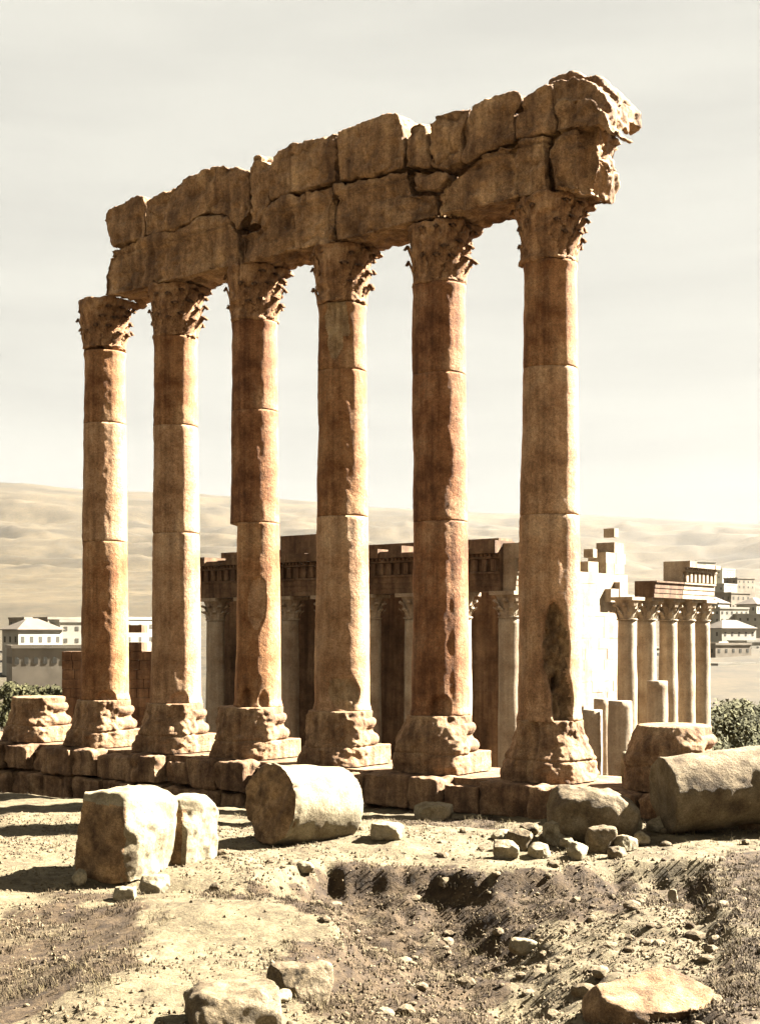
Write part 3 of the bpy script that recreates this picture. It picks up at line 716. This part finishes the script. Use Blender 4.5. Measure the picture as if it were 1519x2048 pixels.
def wt_end(k):
    for a, b, h in ((6, 12, 12.2), (12, 15, 11.2), (15, 19, 12.6), (19, 21, 11.4), (21, 23.5, 12.5), (23.5, 26, 11.5), (26, 28, 12.4), (28, 29.3, 11.4), (29.3, 30.6, 13.3), (30.6, 32, 14.6), (32, 33.2, 13.2), (33.2, 34, 11.3)):
        if a <= k < b: return h
    return 10.
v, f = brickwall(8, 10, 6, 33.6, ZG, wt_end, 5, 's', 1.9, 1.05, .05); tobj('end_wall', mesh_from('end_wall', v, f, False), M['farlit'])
# stacked leftover blocks on the end wall
pz = []
for (k, z, s) in [(22.4, 13.1, 1.0), (31.2, 15.3, .8), (27.0, 13.1, .7)]:
    pz.append(qbox(7.9, 7.9 + s * 1.5, k - s * .55, k + s * .5, z - .55, z + s * .4))
for k, z0, z1 in ((29.8, 8.3, 9.6), (31.6, 8.3, 10.3), (33.0, 8.3, 9.1)): pz.append(qbox(7.3, 7.99, k - .8, k + .8, z0, z1))
for v, f in pz: tobj('loose_block', mesh_from('loose_block', v, f, False), M['farlit'])
# flank entablature with fascias, consoles and cornice
def entab(runs, mat, name, seed, side):
    """runs: list of (a0,a1) along; side 'flank' (outer face k=-1.0) or 'end' (outer face s=-1.0)"""
    rr = random.Random(seed); parts = []
    def bx(a0, a1, o, z0, z1, back=1.0):
        if side == 'flank': parts.append(qbox(a0, a1, -o, back, z0, z1))
        else: parts.append(qbox(-o, back, a0, a1, z0, z1))
    for a0, a1, hgt in runs:
        bx(a0, a1, .95, ZE, ZE + .42); bx(a0, a1, 1.0, ZE + .424, ZE + .86); bx(a0, a1, 1.06, ZE + .864, ZE + 1.35); bx(a0, a1, 1.2, ZE + 1.354, ZE + 1.5)
        if hgt < 2: continue
        bx(a0, a1, .95, ZE + 1.504, ZE + 2.5)
        a = a0 + .3
        while a < a1 - .4: bx(a, a + .42, 1.22, ZE + 1.56, ZE + 2.46, -.9 + 1.0); a += .85
        bx(a0, a1, 1.3, ZE + 2.504, ZE + 2.66)
        a = a0 + .2
        while a < a1 - .3: bx(a, a + .2, 1.42, ZE + 2.67, ZE + 2.86, 0); a += .4
        bx(a0, a1, 1.2, ZE + 2.664, ZE + 2.9)
        a = a0
        while a < a1 - .1:      # broken cornice pieces
            b = min(a + rr.uniform(.9, 2.2), a1); hh = rr.uniform(.3, .95)
            bx(a, b - .04, 1.75 - rr.uniform(0, .25), ZE + 2.904, ZE + 2.95 + hh); a = b
    v, f = merge(parts); o = tobj(name, mesh_from(name, v, f, False), mat); return o
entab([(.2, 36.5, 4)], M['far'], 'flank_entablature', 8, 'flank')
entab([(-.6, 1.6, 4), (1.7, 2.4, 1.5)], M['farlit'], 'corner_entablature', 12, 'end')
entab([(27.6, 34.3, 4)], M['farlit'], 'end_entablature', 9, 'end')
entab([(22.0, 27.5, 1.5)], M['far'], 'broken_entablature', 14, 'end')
# columns of that temple
def small_col(h, r, seed, rt=.86):
    nth = 40; nz = int(h / .45); V = []
    for i in range(nz):
        z = h * i / (nz - 1); rr_ = r + (r * rt - r) * (i / (nz - 1)) ** 1.3
        for j in range(nth):
            a = j / nth * 2 * math.pi; V.append((rr_ * math.cos(a), rr_ * math.sin(a), z))
    V = np.array(V); n = V.copy(); n[:, 2] = 0; n /= np.linalg.norm(n, axis=1)[:, None]; V = V + n * (.05 * fbm(V * np.array([1, 1, .4]), seed, 3))[:, None]
    F = [(i * nth + j, i * nth + (j + 1) % nth, (i + 1) * nth + (j + 1) % nth, (i + 1) * nth + j) for i in range(nz - 1) for j in range(nth)]
    F.append(tuple(range((nz - 1) * nth, nz * nth))); F.append(tuple(range(nth))[::-1])
    return mesh_from('shaft', V, F)
def small_cap(seed):
    rr = random.Random(seed); parts = []; nth = 24; V = []; zs = [(0, .92), (.1, .95), (.15, .82), (1.2, .88), (1.75, 1.1)]
    for z, r in zs:
        for j in range(nth): a = j / nth * 2 * math.pi; V.append((r * math.cos(a), r * math.sin(a), z))
    F = [(i * nth + j, i * nth + (j + 1) % nth, (i + 1) * nth + (j + 1) % nth, (i + 1) * nth + j) for i in range(4) for j in range(nth)]
    F.append(tuple(range(4 * nth, 5 * nth))); F.append(tuple(range(nth))[::-1]); parts.append((V, F))
    for tier in (0, 1):
        for k in range(8):
            a = (k + tier * .5) / 8 * 2 * math.pi; c, s = math.cos(a), math.sin(a); z0 = .12 + tier * .55
            prof_ = [(.82, 0), (.95, .35), (1.08, .62), (1.28 + tier * .06, .78), (1.30 + tier * .06, .62), (1.0, .45)]
            v = []; 
            for sgn in (-1, 1):
                for (r, z) in prof_: wd = .24 * (1 - .4 * (z / .8)); v.append((r * c - sgn * wd * s, r * s + sgn * wd * c, z0 + z * rr.uniform(.92, 1.05)))
            n = len(prof_); f = [tuple(range(n)), tuple(range(n, 2 * n))[::-1]] + [(i, i + n, (i + 1) % n + n, (i + 1) % n) for i in range(n)]
            parts.append((v, f))
    ca, sa = AW; s_ = 1.15; v, f = box_vf(-s_, s_, -s_, s_, 1.752, 2.05); v = [(AN[0] * x + AW[0] * y, AN[1] * x + AW[1] * y, z) for x, y, z in v]; parts.append((v, f))
    v, f = merge(parts); return mesh_from('capital', v, f, False)
shf = [small_col(ZE - ZG - 2.05, .95, q) for q in (1, 2, 3)]; scp = [small_cap(q) for q in (1, 2)]
for s in shf: s.materials.append(M['farlit'])
for s in scp: s.materials.append(M['farlit'])
def tcol(s, k, q):
    o = obj('column', shf[q % 3], None, tem); a = Q(s, k, ZG); o.location = tuple(a[i] - tem.location[i] for i in range(3)); o.rotation_euler = (0, 0, q)
    c = obj('capital', scp[q % 2], None, o, (0, 0, ZE - ZG - 2.05)); c.rotation_euler = (0, 0, -q)
for n in range(9): tcol(n * 4.6, 0, n)
def tcol_px(px, Y, q):
    X = (px - 757) / FPX * Y; d = np.array([X, Y]) - CB; tcol(float(d @ AN), float(d @ AW), q)
for q, (px, Y) in enumerate(((1251, 121), (1290, 124), (1333, 127), (1369, 129.6), (1399, 131.6))): tcol_px(px, Y, q + 20)
# floor terrace beneath the temple
v, f = qbox(-4, 41, -4, 40, -17.5, ZG); tobj('terrace', mesh_from('terrace', v, f, False), M['farlit'])
# broken column stubs before its end
for k, (px, Y, top, r, lb) in enumerate([(1181, 101, 1420, .78, 'broken column stub with a squared top, seen between the nearest column and the bare base'), (1237, 100, 1402, .9, 'thick round broken column stub below the temple end, left of the bare base'), (1200, 103, 1398, .62, 'slim rounded stub just behind the squared one'), (1311, 112, 1362, .85, 'broken column stub standing before the columns at the right of the far temple')]):
    z1 = CAMZ + (HOR - top) * Y / FPX; me = small_col(z1 + 14, r, 50 + k, .97)
    x, y, _ = pix(px, Y); tag(obj('column_stub', me, M['farlit'], None, (x, y, -14)), lb, 'column stub', 'broken stubs by the far temple')

# ------------------------------------------------------------------ ruined wall at the left, behind the farthest column
rw = empty('ruined_wall', pix(200, 88, -12), 'dark ruined wall of square stones with a jagged top behind the farthest columns', 'wall')
def rwall():
    rr = random.Random(9); parts = []
    x0, x1 = (121 - 757) / FPX * 88, (330 - 757) / FPX * 88
    z = -14; row = 0
    while z < 7:
        a = x0 - (.45 if row % 2 else 0)
        while a < x1:
            b = a + rr.uniform(.7, 1.3); lo, hi = max(a, x0), min(b, x1); px = 757 + (lo + hi) / 2 / 88 * FPX
            top = 1298 if px < 240 else (1256 if 255 < px < 272 else 1282 if px < 285 else 1300)
            zt = CAMZ + (HOR - top) * 88 / FPX
            if z + .3 < zt and hi - lo > .15:
                j = rr.uniform(-.06, .06); v, f = box_vf(lo + .015, hi - .015, 88 + j, 90.2, z + .01, min(z + .6, zt + .2) - .01); parts.append((v, f))
            a = b
        z += .6; row += 1
    return merge(parts)
v, f = rwall(); me = mesh_from('masonry', v, f, False); o = obj('masonry', me, M['far'], rw); o.location = tuple(-c for c in rw.location)

# ------------------------------------------------------------------ town
def house(px, Y, w, d, h, floors, nwin, rot, label, group, pyb=None, roof='flat', mat='house', arch_=False):
    x = (px - 757) / FPX * Y
    z = CAMZ - (pyb - HOR) * Y / FPX if pyb else hillz(x, Y)
    e = empty('house', (x, Y, z), label, 'house', group); e.rotation_euler = (0, 0, R(rot + 38))
    v, f = box_vf(-w / 2, w / 2, -d / 2, d / 2, -25, h); obj('wall', mesh_from('wall', v, f, False), M[mat], e)
    if roof == 'flat':
        v, f = merge([box_vf(-w / 2 - .2, w / 2 + .2, -d / 2 - .2, -d / 2 + .3, h + .003, h + .7), box_vf(-w / 2 - .2, w / 2 + .2, d / 2 - .3, d / 2 + .2, h + .003, h + .7), box_vf(-w / 2 - .2, -w / 2 + .3, -d / 2 + .303, d / 2 - .303, h + .003, h + .7), box_vf(w / 2 - .3, w / 2 + .2, -d / 2 + .303, d / 2 - .303, h + .003, h + .7)])
        obj('parapet', mesh_from('parapet', v, f, False), M[mat], e)
    else:
        o = .5; a, b = w / 2 + o, d / 2 + o; rl = max(a - b, .2)
        v = [(-a, -b, h), (a, -b, h), (a, b, h), (-a, b, h), (-rl, 0, h + b * .55), (rl, 0, h + b * .55), (-a, -b, h - .2), (a, -b, h - .2), (a, b, h - .2), (-a, b, h - .2)]
        f = [(0, 1, 5, 4), (1, 2, 5), (2, 3, 4, 5), (3, 0, 4), (0, 6, 7, 1), (1, 7, 8, 2), (2, 8, 9, 3), (3, 9, 6, 0), (9, 8, 7, 6)]
        obj('roof', mesh_from('roof', v, f, False), M['roof'], e)
    fh = h / floors
    hh = min(fh * .36, 1.5); ww = min(.9, w / nwin * .45)
    def win(side):
        if arch_:
            pts = [(-ww / 2, 0), (ww / 2, 0), (ww / 2, hh * .7), (ww * .35, hh * .9), (0, hh), (-ww * .35, hh * .9), (-ww / 2, hh * .7)]
        else: pts = [(-ww / 2, 0), (ww / 2, 0), (ww / 2, hh), (-ww / 2, hh)]
        n = len(pts); v = [(a, -.05, b) for a, b in pts] + [(a, .3, b) for a, b in pts]
        return mesh_from('window', v, [tuple(range(n)), tuple(range(n, 2 * n))[::-1]] + [(i, i + n, (i + 1) % n + n, (i + 1) % n) for i in range(n)], False)
    wm = win(0); wm.materials.append(M['hole'])
    for fl in range(floors):
        for k in range(nwin):
            o = obj('window', wm, None, e, (-w / 2 + w * (k + .5) / nwin, -d / 2, fl * fh + fh * .28))
        ns = max(1, int(d / w * nwin))
        for sd_ in (-1, 1):
            for k in range(ns):
                o = obj('window', wm, None, e, (sd_ * w / 2, -d / 2 + d * (k + .5) / ns, fl * fh + fh * .28)); o.rotation_euler = (0, 0, R(90 * sd_))
    return e
GL, GR = 'town houses at the left', 'town houses on the slope at the right'
house(100, 300, 18, 10, 4.6, 1, 9, -16, 'long white building with a row of arched windows at the far left', GL, 1338, 'flat', 'house2', True)
house(62, 345, 12, 9, 4.6, 1, 5, 3, 'pale house with a broad hipped roof above the arched building at the left', GL, 1295, 'hip')
house(152, 360, 12, 9, 6.2, 2, 4, -8, 'white flat-roofed house between the arched building and the farthest column', GL, 1292)
house(120, 420, 14, 9, 5.5, 2, 5, 4, 'low house behind the hipped roof at the left', GL, 1275, 'flat', 'house2')
house(268, 380, 14, 10, 7, 2, 4, 6, 'pale house seen in the gap between the two farthest columns', GL, 1290)
house(60, 470, 12, 9, 5, 2, 4, 12, 'small far house at the left edge of the town', GL, 1268, 'flat', 'house2')
GRh = [(1448, 400, 14, 10, 8, 2, 4, -12, 1385, 'flat', 'house', 'white terrace house lowest on the right slope, just above the dark trees'),
 (1442, 440, 15, 10, 10, 3, 5, -10, 1352, 'flat', 'house2', 'three-storey stone house above the white terrace house at the right'),
 (1455, 500, 17, 10, 8, 2, 5, -8, 1300, 'hip', 'house', 'house with a pale hipped roof halfway up the right slope'),
 (1448, 560, 16, 10, 9, 3, 6, -8, 1262, 'flat', 'house', 'long pale house with small windows beside the last far columns'),
 (1462, 640, 13, 10, 8, 2, 4, -5, 1222, 'flat', 'house2', 'dark-fronted house at the right edge above the long pale house'),
 (1440, 700, 14, 10, 7, 2, 5, 10, 1198, 'flat', 'house', 'flat-roofed house just above the far columns at the right'),
 (1398, 820, 15, 10, 8, 2, 4, -10, 1152, 'flat', 'house', 'highest house of the right slope, square with four dark windows'),
 (1440, 840, 14, 10, 6, 2, 4, 5, 1160, 'flat', 'house', 'low pale house right of the highest one'),
 (1475, 760, 14, 10, 6, 2, 4, -5, 1180, 'flat', 'house2', 'stone house at the right frame edge below the highest houses'),
 (1330, 800, 12, 9, 6, 2, 4, 0, 1160, 'flat', 'house2', 'small house rising behind the far temple end entablature'),
 (1500, 480, 13, 10, 8, 2, 4, -12, 1330, 'flat', 'house', 'plain house cut by the right edge of the photograph'),
 (1300, 450, 14, 10, 8, 2, 4, -6, 1345, 'flat', 'house', 'pale house glimpsed between the far temple columns'),
 (1505, 600, 13, 10, 8, 2, 4, 6, 1245, 'hip', 'house', 'hip-roofed house at the extreme right of the slope')]
GRh += [(1365, 900, 16, 10, 6, 2, 4, 8, 1135, 'flat', 'house', 'tiny pale house on the hillside above the second temple capital'),
 (1425, 600, 12, 9, 7, 2, 3, 15, 1238, 'hip', 'house', 'small hip-roofed house touching the last column of the far temple'),
 (1487, 560, 14, 9, 9, 3, 4, -20, 1275, 'flat', 'house', 'three-storey pale house just inside the right edge'),
 (1420, 470, 10, 8, 6, 2, 3, 20, 1322, 'flat', 'house2', 'narrow stone house right beside the last far column'),
 (1475, 430, 12, 9, 7, 2, 4, 5, 1368, 'flat', 'house', 'pale house at the right behind the tops of the dark trees'),
 (1500, 900, 15, 10, 6, 1, 4, -15, 1140, 'flat', 'house2', 'single-storey house highest at the right edge')]
for (px, Y, w, d, h, fl, nw, rot, pyb, rf, mt, lb) in GRh:
    if (px, Y) in ((1330, 800), (1365, 900), (1500, 900)): continue
    house(px, Y, w, d, h, fl, nw, rot, lb, GR, pyb, rf, mt)

# ------------------------------------------------------------------ trees
def tree(px, Y, zb, h, r, seed, label, group, n=2600, leaf=.22):
    x = (px - 757) / FPX * Y; e = empty('tree', (x, Y, zb), label, 'tree', group); rr = random.Random(seed)
    V, F = [], []
    def tube(a, b, r0, r1):
        a, b = Vector(a), Vector(b); d = (b - a).normalized(); u = d.orthogonal().normalized(); w = d.cross(u); k = len(V)
        for q, rad in ((a, r0), (b, r1)):
            for j in range(7): th = j / 7 * 2 * math.pi; V.append(tuple(q + (u * math.cos(th) + w * math.sin(th)) * rad))
        for j in range(7): F.append((k + j, k + (j + 1) % 7, k + 7 + (j + 1) % 7, k + 7 + j))
    tube((0, 0, 0), (.1, 0, h * .45), .28, .18)
    cl = []
    for k in range(15):
        a = rr.uniform(0, 6.28); q = rr.uniform(0, .75); zz = h * rr.uniform(.42, .88); rad = r * q * math.sin(math.pi * min(1, max(.15, (zz / h - .2))))
        c = (math.cos(a) * rad, math.sin(a) * rad, zz); cl.append((c, r * rr.uniform(.28, .5))); tube((.1, 0, h * rr.uniform(.3, .45)), c, .12, .03)
    obj('trunk', mesh_from('trunk', V, F), M['bark'], e)
    V, F = [], []
    for k in range(n):
        c, cr_ = cl[rr.randrange(len(cl))]; d = Vector((rr.gauss(0, 1), rr.gauss(0, 1), rr.gauss(0, .8))).normalized() * cr_ * rr.random() ** .4
        p = Vector(c) + d; u = Vector((rr.gauss(0, 1), rr.gauss(0, 1), rr.gauss(0, 1))).normalized(); w = u.orthogonal().normalized(); s = leaf * rr.uniform(.6, 1.4); i = len(V)
        V += [tuple(p - u * s), tuple(p + w * s * .5), tuple(p + u * s), tuple(p - w * s * .5)]; F.append((i, i + 1, i + 2, i + 3))
    obj('crown', mesh_from('crown', V, F, False), M['leaf'], e)
GT = 'trees at the edge of the ruins'
for k, (px, Y, top, bot, r, lb) in enumerate([(62, 130, 1318, 1420, 3.4, 'bushy green tree at the far left below the arched building'), (105, 120, 1332, 1420, 2.8, 'smaller bush beside the dark ruined wall at the left'), (30, 150, 1335, 1420, 3.5, 'green bush cut by the left edge of the photograph'),
  (1440, 150, 1395, 1560, 5.0, 'dense dark green tree right of the last far columns'), (1480, 140, 1400, 1560, 4.6, 'dark green tree at the right edge of the photograph'), (1425, 128, 1440, 1580, 3.6, 'low green bush just above the fallen shaft at the right'), (1510, 165, 1385, 1540, 4.8, 'green tree farthest right behind the fallen shaft')]):
    z1 = CAMZ + (HOR - top) * Y / FPX; zb = -16; tree(px, Y, zb, z1 - zb, r, 40 + k, lb, GT, 7000, .24)
    
# ------------------------------------------------------------------ ground cover: gravel, scrub and dry grass
def scatter_gravel():
    rr = random.Random(77); V, F = [], []
    ico = bmesh.new(); bmesh.ops.create_icosphere(ico, subdivisions=2, radius=1); iv = np.array([v.co[:] for v in ico.verts]); fi = [tuple(v.index for v in f.verts) for f in ico.faces]; ico.free()
    pts = []
    while len(pts) < 4200:
        Y = 20 + 24 * rr.random() ** .8; X = rr.uniform(-.3, .3) * Y; pts.append((X, Y))
    pts = np.array(pts); z = H(pts[:, 0], pts[:, 1]); s = sdpoly(pts[:, 0], pts[:, 1], PITW); k = 0; vs = []
    for (X, Y), zz, ss in zip(pts, z, s):
        dens = .10 + (.5 if ss > .3 and X > 1 else .25 if ss > -.4 else 0) + (.3 if Y > 37 and X > 1 else 0)
        if rr.random() > dens: continue
        if -6 < X < -1.5 and 26 < Y < 31.5 : continue
        sz = min(.2, .022 / (rr.random() + .05) ** .75) 
        q = iv * np.array([rr.uniform(.7, 1.3), rr.uniform(.7, 1.3), rr.uniform(.45, .9)]); q = q * (1 + .28 * vn(q * 1.5 + X, k))[:, None]; a = rr.uniform(0, 6.28); c, s_ = math.cos(a), math.sin(a)
        q = np.stack([q[:, 0] * c - q[:, 1] * s_, q[:, 0] * s_ + q[:, 1] * c, q[:, 2]], 1) * sz + np.array([X, Y, zz + sz * .25])
        o = k * len(iv); vs.append(q); F += [tuple(i + o for i in f) for f in fi]; k += 1
    return mesh_from('gravel', np.concatenate(vs), F, False)
def grit():
    rr = np.random.RandomState(5); n = 42000; Y = 19 + 26 * rr.rand(n) ** .9; X = (rr.rand(n) - .5) * .6 * Y
    s_ = sdpoly(X, Y, PITW); nn = fbm(np.stack([X, Y, 0 * X], 1) * .8, 71, 3); keep = rr.rand(n) < np.clip(.25 + .5 * nn + .35 * (s_ > 0) - .5 * ((X > -6) & (X < -1.4) & (Y > 26.5) & (Y < 31)), .03, 1)
    X, Y = X[keep], Y[keep]; n = len(X); Z = H(X, Y); sz = .012 + .03 * rr.rand(n) ** 3 + .012
    t = np.array([(1, 0, 0), (-.5, .87, 0), (-.5, -.87, 0), (.5, .87, .1), (0, 0, 1), (0, 0, -.6)], float)
    fs = np.array([(0, 3, 4), (3, 1, 4), (1, 2, 4), (2, 0, 4), (0, 5, 3), (3, 5, 1), (1, 5, 2), (2, 5, 0)])
    v = t[None] * sz[:, None, None] * (1 + .5 * (rr.rand(n, 6, 3) - .5)); a = rr.rand(n) * 6.28; c, q = np.cos(a)[:, None], np.sin(a)[:, None]
    v = np.stack([v[..., 0] * c - v[..., 1] * q, v[..., 0] * q + v[..., 1] * c, v[..., 2]], 2) + np.stack([X, Y, Z + sz * .3], 1)[:, None]
    f = fs[None] + (np.arange(n) * 6)[:, None, None]
    return mesh_from('grit', v.reshape(-1, 3), f.reshape(-1, 3).tolist(), False)
tag(obj('grit', grit(), M['boulder']), 'fine grit and pebbles covering the dry ground', 'grit', kind='stuff')
tag(obj('gravel', scatter_gravel(), M['boulder']), 'small loose stones scattered over the dry ground', 'gravel', kind='stuff')
def grass(name, seed, n, h0, h1, pick, blades, mat, label):
    rr = random.Random(seed); pts = []
    while len(pts) < n * 3: Y = 18 + 29 * rr.random(); pts.append((rr.uniform(-.31, .31) * Y, Y))
    pts = np.array(pts); z = H(pts[:, 0], pts[:, 1]); s = shade_scrub_mask(pts[:, 0], pts[:, 1]); nn = fbm(np.stack([pts[:, 0], pts[:, 1], 0 * s], 1) * .7, 91, 3)
    V, F = [], []; c = 0
    for (X, Y), zz, ss, q in zip(pts, z, s, nn):
        if c >= n: break
        if rr.random() > pick(X, Y, ss, q): continue
        c += 1; hh = rr.uniform(h0, h1)
        for b in range(blades):
            a = rr.uniform(0, 6.28); l = hh * rr.uniform(.5, 1.1); lean = rr.uniform(.2, 1.6) * l; wv = .004 + .006 * rr.random()
            dx, dy = math.cos(a), math.sin(a); px_, py_ = -dy * wv, dx * wv; bx, by = X + rr.gauss(0, .05 + hh * .22), Y + rr.gauss(0, .05 + hh * .22); i = len(V)
            V += [(bx - px_, by - py_, zz - .03), (bx + px_, by + py_, zz - .03), (bx + dx * lean * .35 + px_ * .7, by + dy * lean * .35 + py_ * .7, zz + l * .6), (bx + dx * lean * .35 - px_ * .7, by + dy * lean * .35 - py_ * .7, zz + l * .6), (bx + dx * lean, by + dy * lean, zz + l)]
            F += [(i, i + 1, i + 2, i + 3), (i + 3, i + 2, i + 4)]
    tag(obj(name, mesh_from(name, V, F, False), mat), label, 'grass', kind='stuff')
grass('dry_grass', 5, 2000, .04, .20, lambda X, Y, s, q: (.07 + .55 * (.05 < s < .95) + .25 * s + .4 * (X > 5 and Y > 38)) * (1.5 if q > .1 else .4) * (.25 if (-6 < X < -1.2 and 26.5 < Y < 31) else 1), 9, M['grass'], 'straw-coloured dry grass tufts on the rough ground')
grass('brown_scrub', 6, 5200, .03, .13, lambda X, Y, s, q: (.02 + .75 * s) * (1.5 if q > -.1 else .35), 11, M['scrub'], 'low brown thorny scrub covering the slopes of the hollow')
# ------------------------------------------------------------------ haze
hb = [(-9100, 9100), (-9100, 9100), (-400, 1000)]
v, f = box_vf(*hb[0], *hb[1], *hb[2]); me = mesh_from('haze', v, f, False); hzm = bpy.data.materials.new('haze'); hzm.use_nodes = True; t = hzm.node_tree; t.nodes.clear()
mo = t.nodes.new('ShaderNodeOutputMaterial'); pv = t.nodes.new('ShaderNodeVolumePrincipled'); pv.inputs['Color'].default_value = (.95, .95, .92, 1); pv.inputs['Density'].default_value = .000005; pv.inputs['Anisotropy'].default_value = .2
t.links.new(pv.outputs[0], mo.inputs['Volume']); me.materials.append(hzm)
tag(obj('haze', me), 'pale haze over the plain and the hills', 'haze', kind='stuff')
